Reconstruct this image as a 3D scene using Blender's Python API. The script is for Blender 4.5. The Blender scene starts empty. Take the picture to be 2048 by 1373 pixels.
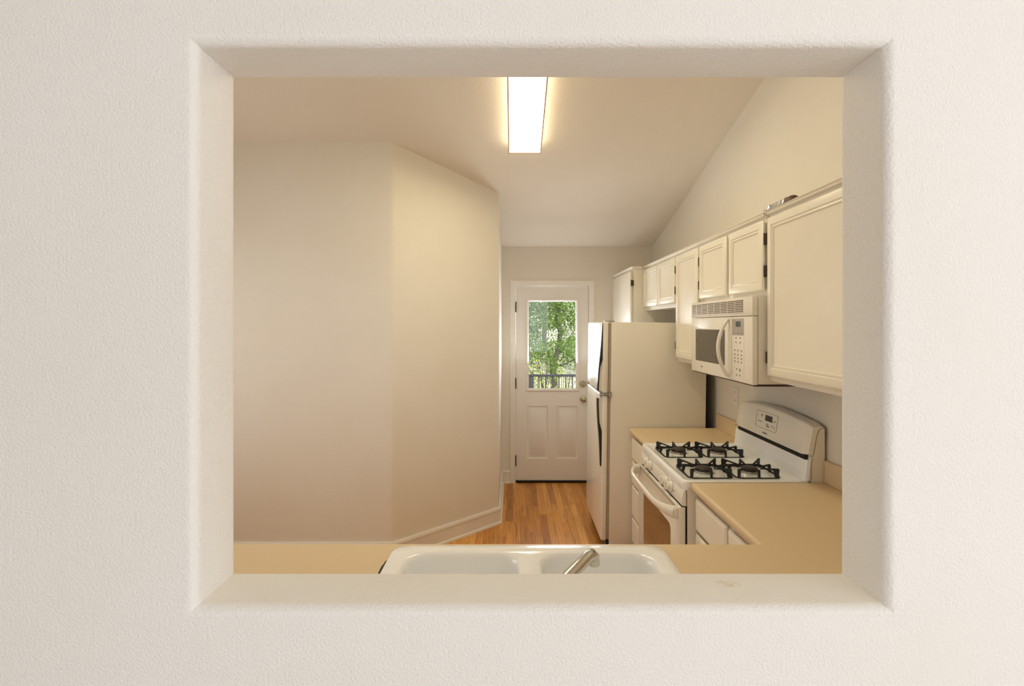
import bpy, bmesh, math, random
from mathutils import Vector, Matrix
C = bpy.context.scene.collection
S = bpy.context.scene
PI = math.pi
R = random.Random(7)

# ------------------------------------------------------------------ camera
CAMZ = 1.64
cam = bpy.data.cameras.new('camera'); camo = bpy.data.objects.new('camera', cam); C.objects.link(camo)
camo.location = (0, 0, CAMZ); camo.rotation_euler = (PI/2, 0, 0)
cam.sensor_width = 36; cam.lens = 1010/2048*36
cam.shift_x = -2/2048; cam.shift_y = -35.5/2048
cam.clip_start = 0.05; cam.clip_end = 200
S.camera = camo
# ------------------------------------------------------------------ sky, sun, daylight
w = bpy.data.worlds.new('sky'); S.world = w; w.use_nodes = True
bg = w.node_tree.nodes['Background']; bg.inputs[0].default_value = (0.86, 0.93, 1.0, 1); bg.inputs[1].default_value = 1.5
def light(name, kind, loc, rot, energy, color, **k):
    l = bpy.data.lights.new(name, kind); l.energy = energy; l.color = color
    for a, v in k.items(): setattr(l, a, v)
    o = bpy.data.objects.new(name, l); o.location = loc; o.rotation_euler = rot; C.objects.link(o); return o
light('sun', 'SUN', (4, -4, 12), Vector((-.35, .55, -.8)).to_track_quat('-Z', 'Y').to_euler(), 4.6, (1, .96, .88), angle=.009)
# daylight in the two openings of the room on this side of the wall, and at the glazed door
light('daylight_rear_window', 'AREA', (1.7, -3.62, 1.7), (PI/2, 0, 0), 60, (.975, .975, 1), shape='RECTANGLE', size=2.6, size_y=1.9)
light('daylight_side_window', 'AREA', (3.32, -1.7, 1.7), (PI/2, 0, PI/2), 31, (.975, .975, 1), shape='RECTANGLE', size=1.7, size_y=1.7)
light('kitchen_fill_light', 'AREA', (-2.56, 2.3, 1.55), (PI/2, 0, -PI/2), 8, (1, .96, .89), shape='RECTANGLE', size=1.5, size_y=1.2)  # fill light added to brighten the kitchen, at an added window out of view
light('daylight_door', 'AREA', (.41, 5.42, 1.44), (-PI/2-.7, 0, 0), 19, (.93, .96, 1), shape='RECTANGLE', size=.46, size_y=.88)
vs = S.view_settings
vs.view_transform = 'Standard'; vs.look = 'None'; vs.exposure = 0.0; vs.gamma = 1.0; vs.use_curve_mapping = False
S.cycles.use_denoising = True
S.cycles.max_bounces = 12; S.cycles.diffuse_bounces = 8
S.cycles.sample_clamp_indirect = 6

# ------------------------------------------------------------------ materials
def mat(name, col, rough=.5, metal=0, bump=0, bscale=100, var=0, vscale=6, spec=.5, coat=0, detail=3, dark=None):
    m = bpy.data.materials.new(name); m.use_nodes = True
    nt = m.node_tree; b = nt.nodes['Principled BSDF']
    b.inputs['Base Color'].default_value = (*col, 1); b.inputs['Roughness'].default_value = rough
    b.inputs['Metallic'].default_value = metal; b.inputs['Specular IOR Level'].default_value = spec
    b.inputs['Coat Weight'].default_value = coat; b.inputs['Coat Roughness'].default_value = .08
    tc = nt.nodes.new('ShaderNodeTexCoord')
    if var:
        n = nt.nodes.new('ShaderNodeTexNoise'); n.inputs['Scale'].default_value = vscale; n.inputs['Detail'].default_value = 4
        nt.links.new(tc.outputs['Object'], n.inputs['Vector'])
        r = nt.nodes.new('ShaderNodeValToRGB'); r.color_ramp.elements[0].position = .3; r.color_ramp.elements[1].position = .7
        r.color_ramp.elements[0].color = (*[c*(1-var) for c in (dark or col)], 1); r.color_ramp.elements[1].color = (*[min(1, c*(1+var)) for c in col], 1)
        nt.links.new(n.outputs['Fac'], r.inputs['Fac']); nt.links.new(r.outputs['Color'], b.inputs['Base Color'])
    if bump:
        n = nt.nodes.new('ShaderNodeTexNoise'); n.inputs['Scale'].default_value = bscale; n.inputs['Detail'].default_value = detail
        nt.links.new(tc.outputs['Object'], n.inputs['Vector'])
        bp = nt.nodes.new('ShaderNodeBump'); bp.inputs['Strength'].default_value = bump; bp.inputs['Distance'].default_value = .004
        nt.links.new(n.outputs['Fac'], bp.inputs['Height']); nt.links.new(bp.outputs['Normal'], b.inputs['Normal'])
    return m
def emit(name, col, s):
    m = bpy.data.materials.new(name); m.use_nodes = True
    b = m.node_tree.nodes['Principled BSDF']
    b.inputs['Base Color'].default_value = (*col, 1); b.inputs['Emission Color'].default_value = (*col, 1); b.inputs['Emission Strength'].default_value = s
    return m
def pane_mat(name, tint=(1, 1, 1), gloss=.08):
    m = bpy.data.materials.new(name); m.use_nodes = True; nt = m.node_tree
    nt.nodes.remove(nt.nodes['Principled BSDF']); out = nt.nodes['Material Output']
    t = nt.nodes.new('ShaderNodeBsdfTransparent'); t.inputs[0].default_value = (*tint, 1)
    g = nt.nodes.new('ShaderNodeBsdfGlossy'); g.inputs['Roughness'].default_value = .02
    f = nt.nodes.new('ShaderNodeFresnel'); f.inputs[0].default_value = 1.3
    x = nt.nodes.new('ShaderNodeMixShader')
    nt.links.new(f.outputs[0], x.inputs[0]); nt.links.new(t.outputs[0], x.inputs[1]); nt.links.new(g.outputs[0], x.inputs[2])
    nt.links.new(x.outputs[0], out.inputs[0]); return m
def leaf_mat(name, c1, c2):
    m = bpy.data.materials.new(name); m.use_nodes = True; nt = m.node_tree
    nt.nodes.remove(nt.nodes['Principled BSDF']); out = nt.nodes['Material Output']
    tc = nt.nodes.new('ShaderNodeTexCoord'); n = nt.nodes.new('ShaderNodeTexNoise'); n.inputs['Scale'].default_value = 9
    nt.links.new(tc.outputs['Object'], n.inputs['Vector'])
    r = nt.nodes.new('ShaderNodeValToRGB'); r.color_ramp.elements[0].position = .35; r.color_ramp.elements[1].position = .65
    r.color_ramp.elements[0].color = (*c1, 1); r.color_ramp.elements[1].color = (*c2, 1); nt.links.new(n.outputs['Fac'], r.inputs['Fac'])
    d = nt.nodes.new('ShaderNodeBsdfDiffuse'); t = nt.nodes.new('ShaderNodeBsdfTranslucent'); x = nt.nodes.new('ShaderNodeMixShader'); x.inputs[0].default_value = .4
    nt.links.new(r.outputs[0], d.inputs[0]); nt.links.new(r.outputs[0], t.inputs[0])
    nt.links.new(d.outputs[0], x.inputs[1]); nt.links.new(t.outputs[0], x.inputs[2]); nt.links.new(x.outputs[0], out.inputs[0]); return m
def floor_mat():
    m = bpy.data.materials.new('oak_strip_floor'); m.use_nodes = True; nt = m.node_tree; N = nt.nodes; L = nt.links
    b = N['Principled BSDF']; tc = N.new('ShaderNodeTexCoord'); sp = N.new('ShaderNodeSeparateXYZ'); L.new(tc.outputs['Object'], sp.inputs[0])
    def mth(op, a, bb=None):
        n = N.new('ShaderNodeMath'); n.operation = op
        for i, v in enumerate((a, bb)):
            if v is None: continue
            if isinstance(v, (int, float)): n.inputs[i].default_value = v
            else: L.new(v, n.inputs[i])
        return n.outputs[0]
    u = mth('DIVIDE', sp.outputs[0], .0575); row = mth('FLOOR', u); fu = mth('FRACT', u)
    wn = N.new('ShaderNodeTexWhiteNoise'); wn.noise_dimensions = '1D'; L.new(row, wn.inputs['W'])
    v = mth('ADD', mth('DIVIDE', sp.outputs[1], .88), mth('MULTIPLY', wn.outputs['Value'], 7.3)); colm = mth('FLOOR', v); fv = mth('FRACT', v)
    cv = N.new('ShaderNodeCombineXYZ'); L.new(row, cv.inputs[0]); L.new(colm, cv.inputs[1])
    w2 = N.new('ShaderNodeTexWhiteNoise'); w2.noise_dimensions = '2D'; L.new(cv.outputs[0], w2.inputs['Vector'])
    ramp = N.new('ShaderNodeValToRGB'); e = ramp.color_ramp.elements
    e[0].position = 0; e[0].color = (.40, .155, .03, 1); e[1].position = 1; e[1].color = (.80, .42, .115, 1)
    for p, c in ((.2, (.56, .235, .045, 1)), (.5, (.66, .30, .062, 1)), (.8, (.72, .345, .078, 1))):
        k = e.new(p); k.color = c
    L.new(w2.outputs['Value'], ramp.inputs[0])
    # grain
    mp = N.new('ShaderNodeMapping'); mp.inputs['Scale'].default_value = (48, 2.2, 1); L.new(tc.outputs['Object'], mp.inputs[0])
    off = N.new('ShaderNodeVectorMath'); off.operation = 'ADD'; L.new(mp.outputs[0], off.inputs[0])
    sc = N.new('ShaderNodeVectorMath'); sc.operation = 'SCALE'; sc.inputs['Scale'].default_value = 9; L.new(w2.outputs['Color'], sc.inputs[0]); L.new(sc.outputs[0], off.inputs[1])
    gn = N.new('ShaderNodeTexNoise'); gn.inputs['Scale'].default_value = 1; gn.inputs['Detail'].default_value = 5; gn.inputs['Distortion'].default_value = 1.2; L.new(off.outputs[0], gn.inputs['Vector'])
    gr = N.new('ShaderNodeValToRGB'); gr.color_ramp.elements[0].position = .27; gr.color_ramp.elements[0].color = (.42, .36, .30, 1); gr.color_ramp.elements[1].position = .55; gr.color_ramp.elements[1].color = (1.06, 1.06, 1.06, 1)
    L.new(gn.outputs['Fac'], gr.inputs[0])
    mx = N.new('ShaderNodeMix'); mx.data_type = 'RGBA'; mx.blend_type = 'MULTIPLY'; mx.inputs['Factor'].default_value = .8
    L.new(ramp.outputs[0], mx.inputs['A']); L.new(gr.outputs[0], mx.inputs['B'])
    # seams
    s1 = mth('MINIMUM', fu, mth('SUBTRACT', 1, fu)); s2 = mth('MINIMUM', fv, mth('SUBTRACT', 1, fv))
    seam = mth('MAXIMUM', mth('LESS_THAN', s1, .018), mth('LESS_THAN', s2, .002))
    m2 = N.new('ShaderNodeMix'); m2.data_type = 'RGBA'; m2.inputs['B'].default_value = (.12, .045, .012, 1)
    L.new(mth('MULTIPLY', seam, .7), m2.inputs['Factor']); L.new(mx.outputs['Result'], m2.inputs['A']); L.new(m2.outputs['Result'], b.inputs['Base Color'])
    b.inputs['Roughness'].default_value = .33
    return m
def wall_mat(name, col, stain=None):
    m = mat(name, col, .75, bump=.5, bscale=210, spec=.3, detail=2)
    nt = m.node_tree; b = nt.nodes['Principled BSDF']
    tc = nt.nodes.new('ShaderNodeTexCoord')
    n = nt.nodes.new('ShaderNodeTexNoise'); n.inputs['Scale'].default_value = 2.2; n.inputs['Detail'].default_value = 3; nt.links.new(tc.outputs['Object'], n.inputs['Vector'])
    r = nt.nodes.new('ShaderNodeValToRGB'); r.color_ramp.elements[0].position = .3; r.color_ramp.elements[1].position = .7
    r.color_ramp.elements[0].color = (col[0]*.98, col[1]*.965, col[2]*.945, 1); r.color_ramp.elements[1].color = (*col, 1)
    nt.links.new(n.outputs['Fac'], r.inputs[0]); last = r.outputs[0]
    if stain:                                     # a yellowish stain on the sill
        d = nt.nodes.new('ShaderNodeVectorMath'); d.operation = 'SUBTRACT'; d.inputs[1].default_value = stain; nt.links.new(tc.outputs['Object'], d.inputs[0])
        sc = nt.nodes.new('ShaderNodeVectorMath'); sc.operation = 'MULTIPLY'; sc.inputs[1].default_value = (40, 70, 70); nt.links.new(d.outputs[0], sc.inputs[0])
        ln = nt.nodes.new('ShaderNodeVectorMath'); ln.operation = 'LENGTH'; nt.links.new(sc.outputs[0], ln.inputs[0])
        n2 = nt.nodes.new('ShaderNodeTexNoise'); n2.inputs['Scale'].default_value = 130; nt.links.new(tc.outputs['Object'], n2.inputs['Vector'])
        a = nt.nodes.new('ShaderNodeMath'); a.operation = 'MULTIPLY_ADD'; a.inputs[1].default_value = 2.4; nt.links.new(n2.outputs['Fac'], a.inputs[0]); nt.links.new(ln.outputs['Value'], a.inputs[2])
        mr = nt.nodes.new('ShaderNodeMapRange'); mr.inputs['From Min'].default_value = 1.2; mr.inputs['From Max'].default_value = 2.1; mr.inputs['To Min'].default_value = .55; mr.inputs['To Max'].default_value = 0; nt.links.new(a.outputs[0], mr.inputs['Value'])
        x = nt.nodes.new('ShaderNodeMix'); x.data_type = 'RGBA'; x.inputs['B'].default_value = (.55, .42, .16, 1); nt.links.new(mr.outputs[0], x.inputs['Factor']); nt.links.new(last, x.inputs['A']); last = x.outputs['Result']
    nt.links.new(last, b.inputs['Base Color']); return m

PAINT = (.797, .780, .757); KPAINT = (.80, .77, .705)
M = {}
M['wall'] = wall_mat('wall_paint', PAINT); M['kwall'] = wall_mat('kitchen_wall_paint', KPAINT)
M['wallnear'] = wall_mat('wall_paint_stained_sill', PAINT, (.423, .987, 1.134))
M['ceil'] = mat('ceiling_paint', (.77, .725, .65), .85, bump=.4, bscale=120, spec=.2)
M['floor'] = floor_mat()
M['carpet'] = mat('carpet', (.62, .59, .55), .95, var=.1, vscale=60)
M['trim'] = mat('trim_paint', (.82, .79, .74), .4, var=.02, vscale=5)
M['door'] = mat('door_paint', (.80, .775, .745), .42, var=.02, vscale=4)
M['cab'] = mat('cabinet_paint', (.83, .79, .69), .34, var=.02, vscale=4, bump=.05, bscale=60)
M['cabin'] = mat('cabinet_wood_edge', (.45, .27, .12), .5, var=.1, vscale=20)
M['lam'] = mat('tan_laminate', (.71, .555, .35), .45, var=.05, vscale=260, bump=.03, bscale=300)
M['enamel'] = mat('white_enamel', (.90, .915, .93), .15, var=.01, vscale=4, coat=.4)
M['appl'] = mat('white_appliance', (.83, .80, .73), .25, var=.012, vscale=3, coat=.2)
M['appl2'] = mat('textured_white_appliance', (.80, .765, .69), .42, var=.012, vscale=3, bump=.08, bscale=400)
M['black'] = mat('black_cast_iron', (.007, .007, .008), .55, bump=.1, bscale=200, var=.1)
M['burner'] = mat('burner_cap_black', (.035, .028, .022), .45, bump=.1, bscale=200, var=.1)
M['blk'] = mat('black_plastic', (.012, .013, .014), .35, var=.1)
M['gap'] = mat('dark_gap', (.01, .009, .008), .8, var=.1)
M['grey'] = mat('grey_panel', (.42, .38, .35), .4, var=.03)
M['ventdark'] = mat('vent_shadow_plastic', (.26, .21, .14), .6, var=.05)
M['mark'] = mat('printed_mark', (.18, .155, .13), .6, var=.05)
M['markl'] = mat('printed_mark_light', (.52, .47, .40), .6, var=.05)
M['lcd'] = mat('lcd_display', (.035, .05, .048), .25, var=.1)
M['oven'] = mat('oven_glass', (.20, .12, .06), .06, var=.05, spec=.9)
M['mwg'] = mat('microwave_window', (.09, .075, .055), .14, var=.05, spec=.6)
M['chrome'] = mat('brushed_chrome', (.62, .59, .54), .17, 1, var=.03, vscale=20)
M['steel'] = mat('hinge_steel', (.42, .41, .38), .35, 1, var=.05)
M['brass'] = mat('satin_brass', (.44, .38, .25), .3, 1, var=.06, vscale=30)
M['brown'] = mat('bronze_hinge', (.035, .020, .012), .5, 0, var=.15, vscale=60)
M['foil'] = mat('silver_foil', (.60, .60, .62), .22, 1, var=.05, vscale=60)
M['foilb'] = mat('brown_wrap', (.10, .045, .025), .3, .3, var=.3, vscale=50)
M['wood'] = mat('light_fixture_oak', (.50, .27, .11), .45, var=.15, vscale=25)
M['diff'] = emit('lit_diffuser', (1, .875, .60), 4.2)
M['pane'] = pane_mat('door_glass')
M['rail'] = mat('railing_paint', (.045, .047, .052), .5, .1, var=.1)
M['deck'] = mat('deck_boards', (.56, .52, .46), .8, var=.1, vscale=8)
M['ground'] = mat('dry_hillside', (.58, .53, .43), .95, var=.18, vscale=2.5, bump=.4, bscale=8)
M['bark'] = mat('grey_bark', (.10, .085, .07), .9, bump=.8, bscale=30, var=.25, vscale=14)
M['leafa'] = leaf_mat('leaf_green', (.055, .15, .025), (.32, .46, .11))
M['leafb'] = leaf_mat('leaf_dark_green', (.022, .10, .02), (.09, .23, .045))
M['leafc'] = leaf_mat('leaf_yellow_green', (.42, .52, .07), (.66, .66, .16))
M['leafd'] = leaf_mat('leaf_silver_green', (.18, .26, .11), (.38, .46, .22))

# ------------------------------------------------------------------ mesh helpers (world coordinates)
def wloc(o):
    v = Vector(o.location); p = o.parent
    while p: v += Vector(p.location); p = p.parent
    return v
def obj(name, bm, m, parent=None, origin=None, smooth=True, ang=38, weld=True):
    if weld: bmesh.ops.remove_doubles(bm, verts=bm.verts, dist=1e-5)
    bmesh.ops.recalc_face_normals(bm, faces=bm.faces)
    if smooth:
        for f in bm.faces: f.smooth = True
        for e in bm.edges:
            e.smooth = len(e.link_faces) == 2 and e.calc_face_angle(0) < math.radians(ang)
    base = wloc(parent) if parent else Vector(origin or (0, 0, 0))
    bmesh.ops.translate(bm, verts=bm.verts, vec=-base)
    me = bpy.data.meshes.new(name); bm.to_mesh(me); bm.free(); me.materials.append(m)
    o = bpy.data.objects.new(name, me); C.objects.link(o)
    if parent: o.parent = parent
    else: o.location = base
    return o
def pieces(name, boxes, m, parent):
    for b in boxes:
        bm = bmesh.new(); box(bm, *b); obj(name, bm, m, parent, smooth=False)
def tag(o, label, cat, group=None, kind=None):
    o['label'] = label; o['category'] = cat
    if group: o['group'] = group
    if kind: o['kind'] = kind
    return o
def thing(name, label, cat, loc, group=None):
    o = bpy.data.objects.new(name, None); C.objects.link(o); o.location = loc; o.empty_display_size = .1
    return tag(o, label, cat, group)
def struct(name, bm, m, label=None, parent=None, **k):
    o = obj(name, bm, m, parent, **k)
    if not parent: o['kind'] = 'structure'
    if label: o['label'] = label
    return o
def B(): return bmesh.new()
def box(bm, x0, x1, y0, y1, z0, z1, bev=0, seg=2):
    v = [bm.verts.new((x, y, z)) for x in (x0, x1) for y in (y0, y1) for z in (z0, z1)]
    fs = [(0, 1, 3, 2), (4, 6, 7, 5), (0, 4, 5, 1), (2, 3, 7, 6), (0, 2, 6, 4), (1, 5, 7, 3)]
    F = [bm.faces.new([v[i] for i in f]) for f in fs]
    if bev:
        es = list({e for f in F for e in f.edges})
        bmesh.ops.bevel(bm, geom=es, offset=bev, segments=seg, affect='EDGES', profile=.5)
    return bm
def loft(bm, rings, cap0=True, cap1=True, closed=True):
    vr = [[bm.verts.new(p) for p in r] for r in rings]
    n = len(vr[0])
    for a, b in zip(vr, vr[1:]):
        for i in range(n if closed else n-1):
            j = (i+1) % n
            bm.faces.new((a[i], a[j], b[j], b[i]))
    if cap0: bm.faces.new(vr[0])
    if cap1: bm.faces.new(vr[-1])
    return vr
def prism(bm, poly, axis, a0, a1):
    def p(u, v, a): return {'x': (a, u, v), 'y': (u, a, v), 'z': (u, v, a)}[axis]
    loft(bm, [[p(u, v, a) for u, v in poly] for a in (a0, a1)])
def tube(bm, pts, r, n=10, cap=True):
    pts = [Vector(p) for p in pts]; rs = r if isinstance(r, (list, tuple)) else [r]*len(pts)
    up = None; rings = []
    for i, p in enumerate(pts):
        t = (pts[min(i+1, len(pts)-1)] - pts[max(i-1, 0)]).normalized()
        if up is None: up = t.orthogonal().normalized()
        up = (up - t*up.dot(t)).normalized(); s = t.cross(up)
        rings.append([p + (up*math.cos(2*PI*k/n) + s*math.sin(2*PI*k/n))*rs[i] for k in range(n)])
    loft(bm, rings, cap, cap)
def lathe(bm, prof, c, axis, n=24):          # prof = (radius, distance along axis)
    a = Vector(axis).normalized(); u = a.orthogonal().normalized(); v = a.cross(u); c = Vector(c)
    loft(bm, [[c + a*d + (u*math.cos(2*PI*k/n) + v*math.sin(2*PI*k/n))*max(r, 1e-4) for k in range(n)] for r, d in prof])
def rrect(x0, x1, y0, y1, r, n=6):
    P = []
    for cx, cy, a in ((x1-r, y1-r, 0), (x0+r, y1-r, 90), (x0+r, y0+r, 180), (x1-r, y0+r, 270)):
        for k in range(n+1):
            t = math.radians(a + 90*k/n); P.append((cx + r*math.cos(t), cy + r*math.sin(t)))
    return P
def nested(bm, mp, u0, u1, v0, v1, prof, cap=True):
    """concentric rectangular rings: prof = (inset, height outwards)"""
    loft(bm, [[mp(u, v, d) for u, v in ((u0+i, v0+i), (u1-i, v0+i), (u1-i, v1-i), (u0+i, v1-i))] for i, d in prof], False, cap)
def sweep(bm, pts, prof, z0=0):               # plan polyline, profile (offset to the right of travel, z)
    P = [Vector(p) for p in pts]; rings = []
    for i, p in enumerate(P):
        d0 = (P[i]-P[i-1]).normalized() if i else None; d1 = (P[i+1]-P[i]).normalized() if i < len(P)-1 else None
        d0 = d0 or d1; d1 = d1 or d0
        n0 = Vector((d0.y, -d0.x)); n1 = Vector((d1.y, -d1.x)); m = (n0+n1).normalized(); m /= max(.2, m.dot(n0))
        rings.append([(p.x+m.x*o, p.y+m.y*o, z0+z) for o, z in prof])
    loft(bm, rings)
def plate(bm, poly, origin, direction, th):   # vertical plate: poly (r along direction, z)
    d = Vector((*direction, 0)).normalized(); s = Vector((-d.y, d.x, 0))*th/2; o = Vector(origin)
    loft(bm, [[o + d*r + Vector((0, 0, z)) + s*k for r, z in poly] for k in (-1, 1)])
def fill_holes(bm, loops, z, top=True):       # planar face with holes from lists of (x, y)
    es = []
    vs = []
    for lp in loops:
        v = [bm.verts.new((x, y, z)) for x, y in lp]; vs.append(v)
        for i in range(len(v)): es.append(bm.edges.new((v[i], v[(i+1) % len(v)])))
    bmesh.ops.triangle_fill(bm, edges=es, use_beauty=True, use_dissolve=False)
    return vs
mX = lambda X: (lambda u, v, d: (X-d, u, v))  # door faces that look towards -X
mY = lambda Y: (lambda u, v, d: (u, Y-d, v))  # faces that look towards -Y

# ------------------------------------------------------------------ main dimensions
Y0, Y1 = .905, 1.042            # the wall with the pass-through
YB = 5.249                      # door wall
XR = 1.45                       # right kitchen wall
XL = -2.6
cz = lambda y: 2.456 + .26*(YB-y)
YF = 3.504                      # left wall that faces us
# ---- wall with the opening
def wall_front():
    bm = B(); r = .019; ox0, ox1, oz0, oz1 = -.569, .6705, 1.134, 2.145
    prof = [(r, Y0)]
    for k in range(1, 7):
        a = PI/2*k/6; prof.append((r - r*math.sin(a), Y0 + r - r*math.cos(a)))
    for k in range(0, 7):
        a = PI/2*k/6; prof.append((r - r*math.cos(a), Y1 - r + r*math.sin(a)))
    rings = [[(-3.6, Y0, 0), (3.4, Y0, 0), (3.4, Y0, 3.545), (-3.6, Y0, 3.545)]]
    rings += [[(ox0-o, y, oz0-o), (ox1+o, y, oz0-o), (ox1+o, y, oz1+o), (ox0-o, y, oz1+o)] for o, y in prof]
    rings += [[(-3.6, Y1, 0), (3.4, Y1, 0), (3.4, Y1, 3.545), (-3.6, Y1, 3.545)]]
    loft(bm, rings, False, False)
    struct('wall_front', bm, M['wallnear'], 'off-white textured wall with a rounded pass-through opening', ang=30)
wall_front()
# ---- kitchen shell
bm = B(); box(bm, XL-.1, XR+.1, Y1, YB+.12, -.06, 0); struct('floor', bm, M['floor'], 'orange oak strip floor', smooth=False)
bm = B(); loft(bm, [[(x, Y1, cz(Y1)), (x, YB+.12, cz(YB+.12)), (x, YB+.12, cz(YB+.12)+.1), (x, Y1, cz(Y1)+.1)] for x in (XL-.1, XR+.1)])
struct('ceiling', bm, M['ceil'], 'sloping kitchen ceiling', smooth=False)
bm = B(); loft(bm, [[(x, Y1, 0), (x, YB, 0), (x, YB, cz(YB)), (x, Y1, cz(Y1))] for x in (XR, XR+.1)])
struct('wall_right', bm, M['kwall'], 'kitchen wall behind the cabinets and range', smooth=False)
bm = B()
for a, b in ((Y1, 1.55), (3.05, YF)): loft(bm, [[(x, a, 0), (x, b, 0), (x, b, cz(b)), (x, a, cz(a))] for x in (XL-.1, XL)])
box(bm, XL-.1, XL, 1.55, 3.05, 0, .95); loft(bm, [[(x, 1.55, 2.15), (x, 3.05, 2.15), (x, 3.05, cz(3.05)), (x, 1.55, cz(1.55))] for x in (XL-.1, XL)])
struct('wall_far_left', bm, M['kwall'], 'kitchen end wall out of sight on the left', smooth=False)
cA, cB, cX = Vector((-.836, YF)), Vector((-.116, 4.182)), -.116
def rounded(pts, r, n=5):
    out = [Vector(pts[0])]
    for a, b, c in zip(pts, pts[1:], pts[2:]):
        a, b, c = Vector(a), Vector(b), Vector(c); d0 = (b-a).normalized(); d1 = (c-b).normalized()
        p0 = b-d0*r; p1 = b+d1*r
        for k in range(n+1):
            t = k/n; out.append(p0*(1-t)**2 + b*2*t*(1-t) + p1*t*t)
    out.append(Vector(pts[-1])); return out
line = rounded([(XL-.1, YF), cA, cB, (cX, YB)], .022)
poly = [(p.x, p.y) for p in line] + [(XL-.1, YB)]
bm = B(); loft(bm, [[(x, y, 0) for x, y in poly], [(x, y, cz(y)) for x, y in poly]])
struct('wall_left', bm, M['kwall'], 'kitchen wall with an angled face and rounded corners', ang=30)
bprof = [(0, 0), (.024, 0), (.023, .014), (.012, .02), (.012, .106), (.016, .110), (.016, .126), (.010, .136), (0, .136)]
bm = B(); sweep(bm, [(XL, YF), (cA.x, cA.y), (cB.x, cB.y), (cX, YB)], bprof)
struct('baseboard_left', bm, M['trim'], 'white baseboard following the angled wall')
# ---- door wall
dx0, dx1, dz1 = .020, .796, 2.058
bm = B()
box(bm, cX, dx0, YB, YB+.12, 0, cz(YB)); box(bm, dx1, XR, YB, YB+.12, 0, cz(YB)); box(bm, dx0, dx1, YB, YB+.12, dz1, cz(YB))
struct('wall_back', bm, M['kwall'], 'kitchen wall around the glazed back door', smooth=False)
bm = B(); sweep(bm, [(cX+.016, YB), (-.031, YB)], bprof); struct('baseboard_back', bm, M['trim'], 'short baseboard beside the back door')
bm = B()                                      # casing and jamb
casp = [(0, 0), (.012, 0), (.016, .004), (.016, .012), (.011, .018), (.014, .035), (.017, .045), (.017, .055), (0, .058)]
def casing(bm, x0, x1, z1, wd=.054):
    rings = []
    for o, d in ((0, 0), (0, .011), (.006, .014), (.022, .012), (.036, .017), (.048, .017), (wd, .010), (wd, 0)):
        rings.append([(x0-o, YB-d, 0), (x0-o, YB-d, z1+o), (x1+o, YB-d, z1+o), (x1+o, YB-d, 0)])
    for a, b in zip(rings, rings[1:]):
        va = [bm.verts.new(p) for p in a]; vb = [bm.verts.new(p) for p in b]
        for i in range(3): bm.faces.new((va[i], va[i+1], vb[i+1], vb[i]))
casing(bm, .0225, .7935, 2.0555)
for x0, x1 in ((.020, .027), (.789, .796)): box(bm, x0, x1, YB, YB+.12, 0, dz1)
box(bm, .027, .789, YB, YB+.12, 2.051, dz1)
box(bm, .027, .038, YB+.062, YB+.09, 0, 2.051); box(bm, .778, .789, YB+.062, YB+.09, 0, 2.051); box(bm, .038, .778, YB+.062, YB+.09, 2.04, 2.051)
struct('trim_1', bm, M['trim'], 'white casing around the back door')
bm = B(); box(bm, .027, .789, YB+.0, YB+.12, 0.0, .021); struct('trim_2', bm, M['gap'], 'dark threshold under the back door')
# ---- back door
def back_door():
    Yf, Yk = YB+.014, YB+.056
    bm = B(); X = (.031, .147, .363, .456, .672, .785)
    box(bm, X[0], X[-1], Yf, Yk, .024, .25); box(bm, X[0], X[-1], Yf, Yk, .797, .954)
    box(bm, X[0], .139, Yf, Yk, .954, 1.914); box(bm, .683, X[-1], Yf, Yk, .954, 1.914); box(bm, X[0], X[-1], Yf, Yk, 1.914, 2.046)
    for a, b in ((0, 1), (2, 3), (4, 5)): box(bm, X[a], X[b], Yf, Yk, .25, .797)
    d = struct('door_1', bm, M['door'], 'white back door with a half glass', smooth=False, weld=False, origin=(.408, YB+.03, 0))
    pr = [(0, 0), (.006, -.007), (.012, -.009), (.018, -.009), (.044, -.001), (.046, 0)]
    for a, b in ((1, 2), (3, 4)):
        bm = B(); nested(bm, mY(Yf), X[a], X[b], .25, .797, pr); obj('door_panel', bm, M['door'], d)
    bm = B()
    nested(bm, mY(Yf), .139, .683, .954, 1.914, [(0, 0), (0, .010), (.006, .014), (.016, .012), (.021, .005), (.026, .001), (.026, -.03)], False)
    obj('glass_frame', bm, M['trim'], d)
    bm = B(); box(bm, .163, .659, Yf+.018, Yf+.022, .978, 1.890); obj('glass_pane', bm, M['pane'], d, smooth=False)
    bm = B(); lathe(bm, [(.0, 0), (.034, 0), (.034, .006), (.030, .010), (.030, .022), (.026, .026), (0, .026)], (.731, Yf, 1.029), (0, -1, 0))
    k = obj('deadbolt', bm, M['brass'], d); bm = B(); box(bm, .727, .735, Yf-.038, Yf-.025, 1.012, 1.046, .003); obj('thumb_turn', bm, M['brass'], k)
    bm = B(); lathe(bm, [(0, 0), (.033, 0), (.033, .005), (.026, .010), (.013, .014), (.012, .028), (.024, .036), (.029, .048), (.027, .058), (.016, .064), (0, .065)], (.731, Yf, .871), (0, -1, 0)); obj('door_knob', bm, M['brass'], d)
    for z in (1.83, 1.035, .232):
        bm = B(); tube(bm, [(.0285, YB-.003, z-.055), (.0285, YB-.003, z+.055)], .006, 8); box(bm, .0275, .0305, YB-.003, Yf+.03, z-.05, z+.05); obj('hinge', bm, M['brown'], d)
back_door()
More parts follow.
